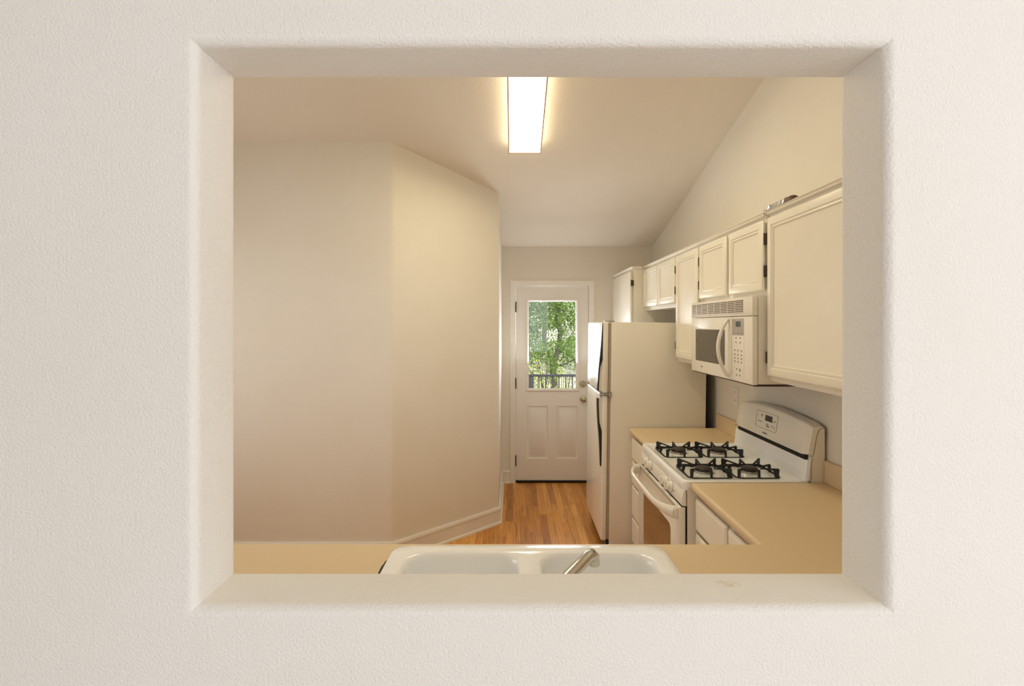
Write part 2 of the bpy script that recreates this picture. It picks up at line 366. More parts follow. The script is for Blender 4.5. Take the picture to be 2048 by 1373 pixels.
# ---- the room on this side of the wall (behind the camera)
bm = B(); box(bm, -3.6, 3.4, -3.7, Y0, -.06, 0); struct('floor_rear', bm, M['carpet'], smooth=False)
bm = B(); box(bm, -3.6, 3.4, -3.7, Y0, 3.2, 3.3); struct('ceiling_rear', bm, M['ceil'], smooth=False)
bm = B(); box(bm, -3.7, -3.6, -3.7, Y0, 0, 3.2); struct('wall_rear_left', bm, M['wall'], smooth=False)
bm = B(); box(bm, 3.4, 3.5, -3.7, -2.6, 0, 3.2); box(bm, 3.4, 3.5, -.8, Y0, 0, 3.2); box(bm, 3.4, 3.5, -2.6, -.8, 0, .8); box(bm, 3.4, 3.5, -2.6, -.8, 2.6, 3.2)
struct('wall_rear_right', bm, M['wall'], smooth=False)
bm = B(); box(bm, -3.6, .35, -3.8, -3.7, 0, 3.2); box(bm, 3.05, 3.4, -3.8, -3.7, 0, 3.2); box(bm, .35, 3.05, -3.8, -3.7, 0, .7); box(bm, .35, 3.05, -3.8, -3.7, 2.7, 3.2)
struct('wall_rear', bm, M['wall'], smooth=False)
def window(n, bm): struct('window_%d' % n, bm, M['trim'], smooth=False)
bm = B()
for x in (.35, 1.68, 3.01): box(bm, x, x+.04, -3.78, -3.72, .7, 2.7)
box(bm, .35, 3.05, -3.78, -3.72, .7, .74); box(bm, .35, 3.05, -3.78, -3.72, 2.66, 2.7); window(1, bm)
bm = B()
for y in (-2.6, -1.72, -.84): box(bm, 3.42, 3.48, y, y+.04, .8, 2.6)
box(bm, 3.42, 3.48, -2.6, -.8, .8, .84); box(bm, 3.42, 3.48, -2.6, -.8, 2.56, 2.6); window(2, bm)

bm = B()
for y in (1.55, 2.28, 3.01): box(bm, XL-.08, XL-.03, y, y+.04, .95, 2.15)
box(bm, XL-.08, XL-.03, 1.55, 3.05, .95, .99); box(bm, XL-.08, XL-.03, 1.55, 3.05, 2.11, 2.15); window(3, bm)  # unseen kitchen window, added to give the fill light a place

# ------------------------------------------------------------------ cabinets
CF = 1.155                       # face of the wall cabinets
DPROF = [(0, 0), (0, .005), (.004, .010), (.009, .012), (.036, .012), (.040, .007), (.044, .0095), (.049, .0095), (.053, .004), (.060, .002)]
def cab_door(parent, X, y0, y1, z0, z1, hinges=(), hy=None, prof=DPROF, name='door'):
    X -= .013                                  # lipped doors stand a little proud of the face frame
    bm = B(); nested(bm, mX(X), y0, y1, z0, z1, prof); bm.faces.new([bm.verts.new((X, y, z)) for y, z in ((y0, z0), (y1, z0), (y1, z1), (y0, z1))])
    box(bm, X+.0002, X+.0129, y0+.011, y1-.011, z0+.011, z1-.011)
    d = obj(name, bm, M['cab'], parent)
    for z in hinges:
        s = -1 if abs(hy-y0) < abs(hy-y1) else 1
        bm = B(); tube(bm, [(X-.006, hy, z-.026), (X-.006, hy, z+.026)], .0055, 8); box(bm, X-.008, X+.0125, min(hy, hy+s*.014), max(hy, hy+s*.014), z-.024, z+.024); obj('hinge', bm, M['brown'], d)
    return d
def crown(parent, X, y0, y1, ztop, side=None):
    p = [(X, ztop-.016), (X-.012, ztop-.016), (X-.016, ztop-.012), (X-.014, ztop-.007), (X-.022, ztop-.002), (X-.022, ztop), (X, ztop)]
    bm = B(); prism(bm, p, 'y', y0, y1)
    if side is not None:
        q = [(y0, ztop-.016), (y0-.010, ztop-.016), (y0-.014, ztop-.010), (y0-.018, ztop-.002), (y0-.018, ztop), (y0, ztop)]
        prism(bm, q, 'x', X-.022, side)
    obj('crown_molding', bm, M['cab'], parent)
def wall_cab(label, y0, y1, z0, X=CF, name='wall_cabinet', ztop=2.152):
    t = thing(name, label, 'cabinet', (XR, (y0+y1)/2, z0), 'white kitchen wall cabinets')
    bm = B(); box(bm, X, XR-.001, y0, y1, z0, ztop-.004); obj('body', bm, M['cab'], t, smooth=False)
    crown(t, X, y0, y1, ztop)
    return t
HZ = (2.029, 1.884)
t = wall_cab('large white wall cabinet nearest the opening, right of the microwave', Y1+.004, 2.270, 1.390)
cab_door(t, CF, 1.690, 2.252, 1.414, 2.118, (1.496,), 2.258)
cab_door(t, CF, 1.075, 1.665, 1.414, 2.118)
t = wall_cab('short white two-door wall cabinet directly above the microwave', 2.296, 3.086, 1.776)
cab_door(t, CF, 2.288, 2.654, 1.797, 2.118, HZ, 2.279)
cab_door(t, CF, 2.685, 3.074, 1.797, 2.118, HZ, 3.082)
t = wall_cab('narrow white single-door wall cabinet between microwave and refrigerator', 3.088, 3.528, 1.390)
cab_door(t, CF, 3.100, 3.515, 1.414, 2.118, (1.50,), 3.521)
t = wall_cab('short white two-door wall cabinet above the refrigerator', 3.530, 4.410, 1.768)
cab_door(t, CF, 3.540, 3.955, 1.797, 2.118, HZ, 3.534)
cab_door(t, CF, 3.966, 4.395, 1.797, 2.118)
# tall pantry next to the door wall
t = thing('pantry_cabinet', 'tall white pantry cabinet behind the refrigerator beside the back door', 'cabinet', (XR, 4.83, 0))
bm = B(); box(bm, 1.054, XR-.001, 4.412, YB-.004, .0, 2.148); obj('body', bm, M['cab'], t, smooth=False)
crown(t, 1.054, 4.412, YB-.004, 2.152)
bm = B(); prism(bm, [(4.412, 2.134), (4.400, 2.134), (4.396, 2.142), (4.392, 2.150), (4.392, 2.152), (4.412, 2.152)], 'x', 1.036, 1.126); obj('crown_return', bm, M['cab'], t)
FLATP = [(0, 0), (0, .005), (.004, .010), (.009, .012)]
cab_door(t, 1.053, 4.424, 5.19, 1.0, 2.115, (2.01, 1.2), 4.414, FLATP)
cab_door(t, 1.053, 4.424, 5.19, .12, .985, (.9,), 4.414, FLATP)
# base cabinets along the right wall
BX = .858
DRP = [(0, 0), (0, .003), (.005, .008), (.012, .012), (.016, .012)]
def base_body(t, y0, y1, x0=BX, top=.874):
    bm = B(); box(bm, x0, XR-.001, y0, y1, .10, top); obj('body', bm, M['cab'], t, smooth=False)
    bm = B(); box(bm, x0+.07, XR-.001, y0, y1, 0, .10); obj('toe_kick', bm, M['gap'], t, smooth=False)
def drawer(t, y0, y1, z0, z1):
    return cab_door(t, BX, y0, y1, z0, z1, prof=DRP, name='drawer')
t = thing('base_cabinet', 'white base cabinet right of the range under the near counter', 'cabinet', (1.15, 2.0, 0), 'white base cabinets')
base_body(t, 1.69, 2.322); 
drawer(t, 1.985, 2.316, .700, .848); drawer(t, 1.705, 1.966, .700, .848)
cab_door(t, BX, 1.985, 2.316, .13, .686, prof=DRP); cab_door(t, BX, 1.705, 1.966, .13, .686, prof=DRP)
t = thing('base_cabinet', 'white four-drawer base cabinet between the range and the refrigerator', 'cabinet', (1.15, 3.33, 0), 'white base cabinets')
base_body(t, 3.093, 3.562)
for z0, z1 in ((.702, .852), (.530, .690), (.306, .518), (.12, .294)): drawer(t, 3.105, 3.552, z0, z1)
bm = B(); box(bm, BX-.006, BX, 3.095, 3.560, .856, .8745); obj('wood_strip', bm, M['cabin'], t, smooth=False)
# sink base (its doors face the kitchen, away from us)
t = thing('sink_base_cabinet', 'white base cabinet under the double sink counter', 'cabinet', (-.6, 1.36, 0), 'white base cabinets')
bm = B()
box(bm, XL+.002, BX-.002, Y1+.002, Y1+.014, .1, .874); box(bm, XL+.002, BX-.002, 1.635, 1.655, .1, .874)
box(bm, XL+.002, XL+.02, Y1+.014, 1.635, .1, .874); box(bm, BX-.02, BX-.002, Y1+.014, 1.635, .1, .874); box(bm, XL+.02, BX-.02, Y1+.014, 1.635, .1, .118)
obj('body', bm, M['cab'], t, smooth=False)
bm = B(); box(bm, XL+.002, BX-.002, Y1+.002, 1.58, 0, .1); obj('toe_kick', bm, M['gap'], t, smooth=False)
for k in range(6):
    x0 = XL+.03 + k*.565
    bm = B(); nested(bm, lambda u, v, d: (u, 1.6555+d, v), x0, x0+.55, .13, .85, DPROF); obj('door', bm, M['cab'], t)

# ------------------------------------------------------------------ countertops
SX0, SX1, SY0, SY1 = -.385, .485, 1.095, 1.640
def nose(bm, edges, r=.014): bmesh.ops.bevel(bm, geom=edges, offset=r, segments=4, affect='EDGES', profile=.5)
def countertop():
    t = thing('countertop', 'tan laminate L-shaped countertop with the double sink set in', 'countertop', (.3, 1.4, .876))
    fx, fy, z = .820, 1.682, .914
    outer = [(XL+.001, Y1+.001), (XR-.001, Y1+.001), (XR-.001, 2.3225), (fx, 2.3225), (fx, fy), (XL+.001, fy)]
    hole = rrect(SX0+.02, SX1-.02, SY0+.02, SY1-.02, .03, 4)
    bm = B(); vs = fill_holes(bm, [outer, hole], z)
    top = list(bm.faces)
    ex = bmesh.ops.extrude_face_region(bm, geom=top); nv = [g for g in ex['geom'] if isinstance(g, bmesh.types.BMVert)]
    bmesh.ops.translate(bm, verts=nv, vec=(0, 0, -.038))
    es = []
    for e in bm.edges:
        a, b = e.verts[0].co, e.verts[1].co
        if abs(a.z-z) < 1e-4 and abs(b.z-z) < 1e-4 or (abs(a.z-z+.038) < 1e-4 and abs(b.z-z+.038) < 1e-4):
            if (abs(a.y-fy) < 1e-4 and abs(b.y-fy) < 1e-4 and min(a.x, b.x) < fx-.01) or (abs(a.x-fx) < 1e-4 and abs(b.x-fx) < 1e-4): es.append(e)
    nose(bm, es)
    obj('worktop', bm, M['lam'], t, ang=50)
    bm = B(); box(bm, XR-.020, XR-.0005, Y1+.02, 2.3225, .9145, 1.018, .004); obj('backsplash', bm, M['lam'], t)
    bm = B(); box(bm, XL+.002, XR-.021, Y1+.0005, Y1+.019, .9145, 1.018, .004); obj('backsplash', bm, M['lam'], t)
countertop()
t = thing('countertop', 'small tan laminate countertop between the range and the refrigerator', 'countertop', (1.1, 3.33, .876))
bm = B(); box(bm, .822, XR-.001, 3.0925, 3.563, .876, .914)
nose(bm, [e for e in bm.edges if all(abs(v.co.x-.822) < 1e-4 for v in e.verts) and abs(e.verts[0].co.z-e.verts[1].co.z) < 1e-4]); obj('worktop', bm, M['lam'], t, ang=50)
bm = B(); box(bm, XR-.020, XR-.0005, 3.0925, 3.563, .9145, 1.018, .004); obj('backsplash', bm, M['lam'], t)

# ------------------------------------------------------------------ sink and faucet
def sink():
    t = thing('kitchen_sink', 'white enamel double-bowl sink set into the tan counter below the opening', 'sink', (.05, 1.38, .914))
    zt = .927
    bowls = [(-.335, .026, 1.205, 1.585), (.076, .435, 1.205, 1.585)]
    bm = B()
    o = rrect(SX0+.006, SX1-.006, SY0+.006, SY1-.006, .05, 8)
    bl = [rrect(*b, .075, 8) for b in bowls]
    fill_holes(bm, [o]+bl, zt)
    R0 = [(rrect(SX0, SX1, SY0, SY1, .056, 8), .9146), (rrect(SX0, SX1, SY0, SY1, .056, 8), .920), (rrect(SX0+.002, SX1-.002, SY0+.002, SY1-.002, .054, 8), .925), (o, zt)]
    loft(bm, [[(x, y, z) for x, y in r] for r, z in R0], False, False)
    for (a, b, c, d) in bowls:
        rg = [(0, zt), (.004, zt-.002), (.009, zt-.009), (.012, zt-.02), (.022, .79), (.032, .755), (.055, .737), (.09, .733)]
        loft(bm, [[(x, y, z) for x, y in rrect(a+i, b-i, c+i, d-i, max(.075-i*.5, .03), 8)] for i, z in rg], False, True)
    obj('basin', bm, M['enamel'], t, ang=60)
    for (a, b, c, d) in bowls:
        bm = B(); lathe(bm, [(0, 0), (.045, 0), (.045, .003), (.036, .004), (.030, .001), (0, .001)], ((a+b)/2, (c+d)/2, .7335), (0, 0, 1)); obj('drain', bm, M['chrome'], t)
    bm = B(); P = [(-.388, 1.42, .002), (-.390, 1.45, .004), (-.3895, 1.475, .0045), (-.391, 1.495, .0035), (-.390, 1.515, .005), (-.389, 1.535, .003), (-.3885, 1.548, .0035), (-.387, 1.558, .001)]
    ring = [(x-h, y) for x, y, h in P] + [(-.3852, y) for x, y, h in reversed(P)]
    prism(bm, ring, 'z', .9142, .9155); o = obj('chipped_caulk', bm, M['gap'], t); o['label'] = 'black chipped gap along the left rim'
    return t
sink()
def faucet():
    t = thing('faucet', 'chrome kitchen faucet whose spout reaches over the right bowl', 'faucet', (.05, 1.155, .927))
    bm = B(); loft(bm, [[(x, y, z) for x, y in rrect(-.075+i, .175-i, 1.128+i, 1.182-i, .026-i*.8, 6)] for i, z in ((0, .9275), (0, .935), (.004, .940), (.008, .942))]); obj('base_plate', bm, M['chrome'], t)
    bm = B(); lathe(bm, [(.0, 0), (.026, 0), (.026, .03), (.022, .04), (.022, .055), (.012, .062), (0, .063)], (.05, 1.155, .942), (0, 0, 1)); obj('body', bm, M['chrome'], t)
    pts = [Vector((.055, 1.165, .975)), Vector((.085, 1.20, .992)), Vector((.125, 1.245, 1.008)), Vector((.168, 1.296, 1.021)), Vector((.196, 1.335, 1.0255)), Vector((.211, 1.356, 1.023)), Vector((.2175, 1.366, 1.013)), Vector((.2195, 1.369, 1.003))]
    bm = B(); tube(bm, pts, [.0165, .0163, .016, .0155, .0155, .016, .0158, .015], 16); s = obj('spout', bm, M['chrome'], t, ang=60)
    bm = B(); lathe(bm, [(0, 0), (.0152, 0), (.0152, .012), (.013, .014), (0, .014)], (.2197, 1.3693, 1.003), (.08, .12, -1), 16); obj('aerator', bm, M['chrome'], s)
    bm = B(); tube(bm, [(.05, 1.155, 1.0), (.05, 1.15, 1.012), (.035, 1.12, 1.03)], [.012, .010, .006], 10); obj('lever', bm, M['chrome'], t)
faucet()

# ------------------------------------------------------------------ range
RY0, RY1 = 2.3255, 3.0895
def gas_range():
    t = thing('gas_range', 'white freestanding gas range set between the two countertops', 'stove', (1.12, (RY0+RY1)/2, 0))
    bm = B(); box(bm, .804, 1.435, RY0+.001, RY1-.001, .03, .893); 
    for y in (RY0+.05, RY1-.05):
        for x in (.85, 1.38): tube(bm, [(x, y, 0), (x, y, .035)], .018, 10)
    obj('body', bm, M['appl2'], t, smooth=False)
    # cooktop
    bm = B()
    rg = [(.000, .030, .878), (-.004, .034, .886), (-.004, .034, .908), (0, .030, .917), (.006, .026, .922), (.014, .020, .922), (.022, .016, .918), (.030, .014, .916)]
    loft(bm, [[(x, y, z) for x, y in rrect(.787+i*1.0, 1.378-i*.3, RY0+.002+max(i, 0), RY1-.002-max(i, 0), r, 6)] for i, r, z in rg]); obj('cooktop', bm, M['enamel'], t, ang=50)
    # control panel
    bm = B(); p = [(.800, .877), (.792, .877), (.788, .872), (.778, .812), (.782, .804), (.800, .802)]
    ring = [[(x, y, z) for x, z in p] for y in (RY0+.003, RY1-.003)]
    loft(bm, ring); bmesh.ops.bevel(bm, geom=[e for e in bm.edges if abs(e.verts[0].co.y-e.verts[1].co.y) < 1e-4], offset=.004, segments=2, affect='EDGES')
    cp = obj('control_panel', bm, M['appl'], t)
    ax = Vector((-.985, 0, .165)).normalized()
    for y in (2.50, 2.58, 2.875, 2.955):
        c = Vector((.7835, y, .843))
        bm = B(); lathe(bm, [(0, 0), (.028, 0), (.029, .002), (.026, .006), (.0225, .010), (.021, .024), (.019, .026), (0, .026)], c, ax, 28); 
        k = obj('control_knob', bm, M['appl'], t)
        bm = B(); lathe(bm, [(0, 0), (.0305, 0), (.0305, .0012), (0, .0012)], c, ax, 28); obj('bezel', bm, M['mark'], k)
        u = Vector((0, 1, 0)); v = ax.cross(u)
        bm = B(); g = []
        for s in (0, 1): g.append([c + ax*(.0255 + .010*s) + u*a*(.006-.001*s) + v*b*(.019-.002*s) for a, b in ((-1, -1), (1, -1), (1, 1), (-1, 1))])
        loft(bm, g); obj('grip', bm, M['appl'], k)
    bs = []
    for y in (2.535, 2.915):
        for q in range(3): bs.append((.7865, .7885, y-.012+q*.009, y-.008+q*.009, .862, .866))
    for y in (2.455, 2.635, 2.832, 3.0):
        for q in range(2): bs.append((.7800, .7825, y-.006+q*.008, y-.002+q*.008, .834-.004*q, .838-.004*q))
    pieces('printed_symbol', bs, M['mark'], cp)
    # dark seams, vents
    bm = B(); box(bm, .778, .804, RY0+.006, RY1-.006, .12, .803); obj('dark_gasket', bm, M['gap'], t, smooth=False)
    # oven door
    bm = B(); box(bm, .766, .796, RY0+.004, RY1-.004, .215, .800, .004); od = obj('oven_door', bm, M['appl'], t)
    bm = B(); w = rrect(2.455, 2.960, .335, .672, .03, 4); loft(bm, [[(x, y, z) for y, z in w] for x in (.7655, .768)]); obj('oven_window', bm, M['oven'], od)
    pieces('vent_slot', [(.7652, .770, RY0+.05, RY1-.05, z, z+.0022) for z in (.779, .785, .791)], M['ventdark'], od)
    bm = B(); n = 22; path = []
    for k in range(n+1):
        s = k/n; y = RY0+.020 + s*(RY1-RY0-.040); e = min(s, 1-s)
        x = .752 - .064*(1-(2*s-1)**4)**.8; path.append((x, y, .770+.006*math.sin(PI*s)))
    rings = []
    for k, p in enumerate(path):
        q0, q1 = Vector(path[max(k-1, 0)]), Vector(path[min(k+1, n)]); tt = (q1-q0).normalized(); nn = Vector((tt.y, -tt.x, 0)); e = min(k, n-k)/n
        hz = .017 + .012*max(0, 1-e*6); hx = .010 + .006*max(0, 1-e*8)
        rings.append([Vector(p) + nn*hx*math.cos(a) + Vector((0, 0, hz*math.sin(a))) for a in [2*PI*j/12 for j in range(12)]])
    loft(bm, rings)
    for y in (RY0+.028, RY1-.028): box(bm, .744, .768, y-.020, y+.020, .744, .796, .008)
    obj('handle', bm, M['appl'], od, ang=60)
    bm = B(); box(bm, .770, .798, RY0+.004, RY1-.004, .045, .205, .004); obj('storage_drawer', bm, M['appl'], t)
    # burners
    for x in (.938, 1.163):
        for y in (2.487, 2.862):
            bm = B(); lathe(bm, [(0, 0), (.040, 0), (.042, .004), (.036, .008), (.036, .016), (.040, .017), (.040, .022), (.034, .026), (.010, .0265), (0, .0265)], (x, y, .9165), (0, 0, 1), 28)
            bu = obj('burner', bm, M['burner'], t)
            bm = B(); lathe(bm, [(.0, 0), (.045, 0), (.040, .010), (.0, .010)], (x, y, .9162), (0, 0, 1), 28); obj('burner_base', bm, M['steel'], bu)
    # backguard
    sp = [(1.436, .893), (1.436, 1.163), (1.423, 1.166), (1.4105, 1.157), (1.399, 1.119), (1.387, 1.048), (1.3796, 1.034), (1.376, 1.030), (1.376, .893)]
    bm = B(); prism(bm, sp, 'y', RY0+.0005, RY1-.0005); bg_ = obj('backguard_body', bm, M['appl2'], t, ang=30)
    for y in (RY0+.0007, RY1-.0007):
        bm = B(); tube(bm, [(x-.0012, y, z) for x, z in sp[1:7]] + [(1.356, y, 1.033)], .0012, 6); obj('seam', bm, M['mark'], bg_)
        bm = B(); tube(bm, [(1.3765, y, 1.026), (1.3755, y, 1.01), (1.3725, y, .93), (1.366, y, .918)], .0012, 6); obj('seam', bm, M['mark'], bg_)
    bm = B(); prism(bm, [(1.352, .9165), (1.377, .9165), (1.377, 1.014), (1.366, 1.014), (1.363, 1.010)], 'y', RY0+.0025, RY1-.0025)
    bmesh.ops.bevel(bm, geom=[e for e in bm.edges if abs(e.verts[0].co.y-e.verts[1].co.y) < 1e-4 and e.verts[0].co.x < 1.37 and e.verts[0].co.y < 2.5], offset=.006, segments=2, affect='EDGES'); obj('riser', bm, M['enamel'], t)
    bm = B(); box(bm, 1.364, 1.378, RY0+.03, RY1-.03, 1.011, 1.040); obj('vent_gap', bm, M['gap'], t, smooth=False)  # black box stands in for the shade inside this gap
    bm = B(); rings = []; n = 18
    for k in range(n+1):
        s = k/n; y = RY0+.002 + s*(RY1-RY0-.004); zt = 1.180 + .026*math.sin(PI*s)
        e = min(s, 1-s)*n; q = .010*max(0, 1-e); zt -= q
        rings.append([(1.356+q, y, 1.036+q), (1.353+q, y, 1.044+q), (1.376+q*.6, y, zt-.014), (1.380+q*.6, y, zt-.004), (1.388, y, zt), (1.426, y, zt+.001), (1.434, y, zt-.004), (1.436, y, zt-.014), (1.436, y, 1.10), (1.385, y, 1.036)])
    loft(bm, rings); co = obj('control_console', bm, M['appl'], t, ang=50)
    face = lambda z: 1.353 + (z-1.044)*(.023/.148) - .0004
    def mark(bm, y0, y1, z0, z1, d=.0008):
        loft(bm, [[(face(z)-k, y, z) for y, z in ((y0, z0), (y1, z0), (y1, z1), (y0, z1))] for k in (-.0004, d)])
    bm = B(); L = [rrect(2.610, 2.832, 1.080, 1.168, .008, 4), rrect(2.612, 2.830, 1.082, 1.166, .007, 4)]
    tube(bm, [(face(z)-.0002, y, z) for y, z in L[0]] + [(face(L[0][0][1])-.0002, *L[0][0])], .0008, 5)
    obj('panel_outline', bm, M['mark'], co, smooth=False)
    bm = B(); mark(bm, 2.664, 2.736, 1.125, 1.155); o = obj('display', bm, M['blk'], co, smooth=False)
    for y, z in ((2.775, 1.150), (2.775, 1.143), (2.800, 1.112), (2.776, 1.112), (2.636, 1.135), (2.636, 1.103), (2.700, 1.108), (2.715, 1.108), (2.690, 1.098), (2.700, 1.098), (2.710, 1.098), (2.655, 1.13), (2.660, 1.107)):
        bm = B(); mark(bm, y-.004, y+.004, z-.003, z+.003); obj('printed_symbol', bm, M['mark'], co, smooth=False)
    bm = B(); mark(bm, 2.697, 2.742, 1.0555, 1.0620); obj('emblem', bm, M['mark'], co, smooth=False)
gas_range()
def grate_mesh():
    bm = B(); h = .108
    o = rrect(-h, h, -h, h, .03, 5); i = rrect(-h+.007, h-.007, -h+.007, h-.007, .024, 5)
    zt = lambda y: .0035 + .0085*(y+h)/(2*h)
    ro = [[(x, y, z*zt(y)) for x, y in o] for z in (0, 1)]; ri = [[(x, y, z*zt(y)) for x, y in i] for z in (0, 1)]
    loft(bm, [ro[0], ro[1], ri[1], ri[0], ro[0]], False, False)
    for sx in (-1, 1):
        for sy in (-1, 1):
            rc = .134
            plate(bm, [(rc+.001, .001), (rc+.004, .038), (rc-.001, .044), (.052, .030), (.052, .0245), (.104, .032), (.114, .026), (rc-.016, .001)], (0, 0, 0), (sx, sy), .0075)
    for d in ((1, 0), (-1, 0), (0, 1), (0, -1)):
        plate(bm, [(h-.001, .001), (h-.003, .036), (h-.007, .040), (.048, .028), (.048, .0225), (.086, .0295), (h-.017, .025), (h-.011, .001)], (0, 0, 0), d, .0075)
    return bm
LB = ['near', 'far']
gm = None
for iy, y in enumerate((2.487, 2.862)):
    for ix, x in enumerate((.938, 1.163)):
        lab = [['black cast-iron burner grate nearest the viewer at the front knob edge of the range', 'black cast-iron burner grate nearest the viewer against the range backguard'],
               ['black cast-iron burner grate beyond the near one, at the front knob edge', 'black cast-iron burner grate at the far back, beside the backguard']][iy][ix]
        if gm is None:
            g = obj('burner_grate', grate_mesh(), M['black']); gm = g
        else:
            g = gm.copy(); C.objects.link(g)
        g.location = (x, y, .9162); tag(g, lab, 'grate', 'burner grates on the gas range')

# ------------------------------------------------------------------ microwave
def microwave():
    y0, y1, z0, z1 = 2.266, 3.040, 1.370, 1.7745
    t = thing('microwave_oven', 'white over-the-range microwave mounted under the short cabinet', 'microwave', (XR, (y0+y1)/2, z0))
    bm = B(); box(bm, 1.102, XR-.001, y0+.002, y1-.002, z0+.004, z1); obj('body', bm, M['appl'], t, smooth=False)
    F = 1.074
    ym = 2.487
    bm = B(); box(bm, F, 1.100, ym+.002, y1, z0, 1.6805, .005, 3); d = obj('door', bm, M['appl'], t)
    bm = B(); box(bm, F-.0005, F+.002, 2.560, 2.968, 1.436, 1.617, .0006, 1); obj('window', bm, M['mwg'], d)
    bm = B(); box(bm, F-.0006, F+.001, 2.86, 2.887, 1.402, 1.409)
    obj('emblem', bm, M['mark'], d, smooth=False)
    bm = B(); n = 20; rings = []
    for k in range(n+1):
        s = k/n; z = 1.384+.288*s; x = F - .052*math.sin(PI*s)**.8 - .002
        rings.append([(x + .009*math.cos(a), 2.512 + .0105*math.sin(a), z) for a in [2*PI*j/12 for j in range(12)]])
    loft(bm, rings); obj('handle', bm, M['appl'], d, ang=60)
    bm = B(); box(bm, F, 1.100, y0, ym-.001, z0, 1.6805, .005, 3); c = obj('control_panel', bm, M['appl'], t)
    bm = B(); box(bm, F-.0005, F+.001, 2.348, 2.478, 1.592, 1.672); obj('display_panel', bm, M['grey'], c, smooth=False)
    bm = B(); box(bm, F-.0009, F+.001, 2.382, 2.434, 1.632, 1.659); obj('display', bm, M['lcd'], c, smooth=False)
    bm = B(); bm.free(); pieces('panel_outline', [(F-.0004, F+.001, 2.347, 2.349, 1.392, 1.592), (F-.0004, F+.001, 2.477, 2.479, 1.392, 1.592)], M['markl'], c)
    K = [(2.432, 1.579), (2.387, 1.579), (2.432, 1.558), (2.387, 1.558)]
    for z in (1.520, 1.500, 1.483, 1.466): K += [(2.444, z), (2.410, z-.001), (2.374, z-.002)]
    K += [(2.425, 1.430), (2.390, 1.430), (2.390, 1.424), (2.426, 1.402), (2.392, 1.402)]
    pieces('keypad_mark', [(F-.0007, F+.001, y-.0042, y+.0042, z-.0035, z+.0035) for y, z in K] + [(F-.0008, F+.001, y-.006, y+.006, 1.600, 1.604) for y in (2.45, 2.41, 2.37)], M['mark'], c)
    bm = B(); box(bm, F, 1.100, y0, y1, 1.6835, z1-.002, .004); v = obj('vent_panel', bm, M['appl'], t)
    bm = B(); box(bm, F-.0005, F+.001, 2.358, 3.026, 1.699, 1.760); obj('vent_opening', bm, M['ventdark'], v, smooth=False)
    pieces('vent_louver', [(F-.004, F, 2.358, 3.026, 1.699+k*.0085, 1.7013+k*.0085) for k in range(8)] + [(F-.0025, F, 2.44+k*.085, 2.4435+k*.085, 1.699, 1.760) for k in range(7)], M['appl'], v)
    bm = B(); box(bm, 1.085, XR-.002, y0+.004, y1-.004, z0-.006, z0+.003); obj('bottom_grille', bm, M['brown'], t, smooth=False)
microwave()

# ------------------------------------------------------------------ refrigerator
def fridge():
    ya, yb = 3.582, 4.296
    t = thing('refrigerator', 'white top-freezer refrigerator standing past the small counter', 'refrigerator', (1.0, (ya+yb)/2, 0))
    bm = B(); box(bm, .677, 1.353, ya, yb, .028, 1.655, .006); obj('cabinet', bm, M['appl2'], t)
    bm = B(); box(bm, .655, .70, ya+.012, yb-.012, .012, .100)
    obj('base_grille', bm, M['blk'], t, smooth=False)
    for y in (ya+.06, yb-.06):
        for x, z in ((1.30, 0), (.74, -.006)): bm = B(); tube(bm, [(x, y, z), (x, y, .03)], .02, 10); obj('foot', bm, M['blk'], t)
    bm = B(); box(bm, .658, .677, ya+.008, yb-.008, .11, 1.130); box(bm, .658, .677, ya+.008, yb-.008, 1.152, 1.648); obj('door_gasket', bm, mat('grey_gasket', (.40, .34, .27), .6, var=.05), t, smooth=False)
    bm = B(); box(bm, 1.353, 1.361, ya+.02, yb-.02, .06, 1.62); obj('rear_panel', bm, M['blk'], t, smooth=False)
    hY = ya+.022
    def strap(zs, xs, parent):
        bm = B(); rings = []
        for z, x in zip(zs, xs): e = .6175 if ((z > 1.385) or (z < .88)) else x+.004; rings.append([(x-.007, hY-.014, z), (x-.007, hY+.020, z), (e, hY+.020, z), (e, hY-.014, z)])  # black fill between strap and door draws the dark, shaded recess
        loft(bm, rings); o = obj('handle', bm, M['blk'], parent, ang=60); return o
    bm = B(); box(bm, .618, .656, ya, yb, 1.150, 1.656, .008, 3); f = obj('freezer_door', bm, M['appl'], t)
    zs = [1.648, 1.60, 1.54, 1.48, 1.42, 1.387, 1.33, 1.27, 1.21, 1.165]; xs = [.618, .616, .613, .609, .604, .601, .596, .592, .589, .588]
    h = strap(zs, xs, f)
    bm = B(); loft(bm, [[(x+.004, hY-.008, z), (x+.004, hY+.018, z), (.619, hY+.018, z), (.619, hY-.008, z)] for z, x in zip(zs[5:], xs[5:])]); obj('handle_mount', bm, M['appl'], h)
    bm = B(); box(bm, .618, .656, ya, yb, .103, 1.132, .008, 3); d = obj('main_door', bm, M['appl'], t)
    zs = [1.112, 1.06, 1.0, .94, .877, .82, .76, .70, .64, .628]; xs = [.588, .589, .592, .596, .602, .607, .611, .614, .617, .618]
    h = strap(zs, xs, d)
    bm = B(); loft(bm, [[(x+.004, hY-.008, z), (x+.004, hY+.018, z), (.619, hY+.018, z), (.619, hY-.008, z)] for z, x in zip(zs[:5], xs[:5])]); obj('handle_mount', bm, M['appl'], h)
    bm = B(); box(bm, .600, .680, ya-.008, ya+.03, 1.134, 1.148, .003); tube(bm, [(.606, ya+.004, 1.118), (.606, ya+.004, 1.160)], .008, 10); tube(bm, [(.672, ya-.002, 1.122), (.672, ya-.002, 1.160)], .009, 10); obj('center_hinge', bm, M['steel'], t)
    bm = B(); box(bm, .630, .70, ya+.015, ya+.05, 1.656, 1.664, .002); obj('top_hinge', bm, M['steel'], t)
    t.rotation_euler.y = .0125; t.location.z = .004; t.location.x += .003      # it leans back a little
fridge()

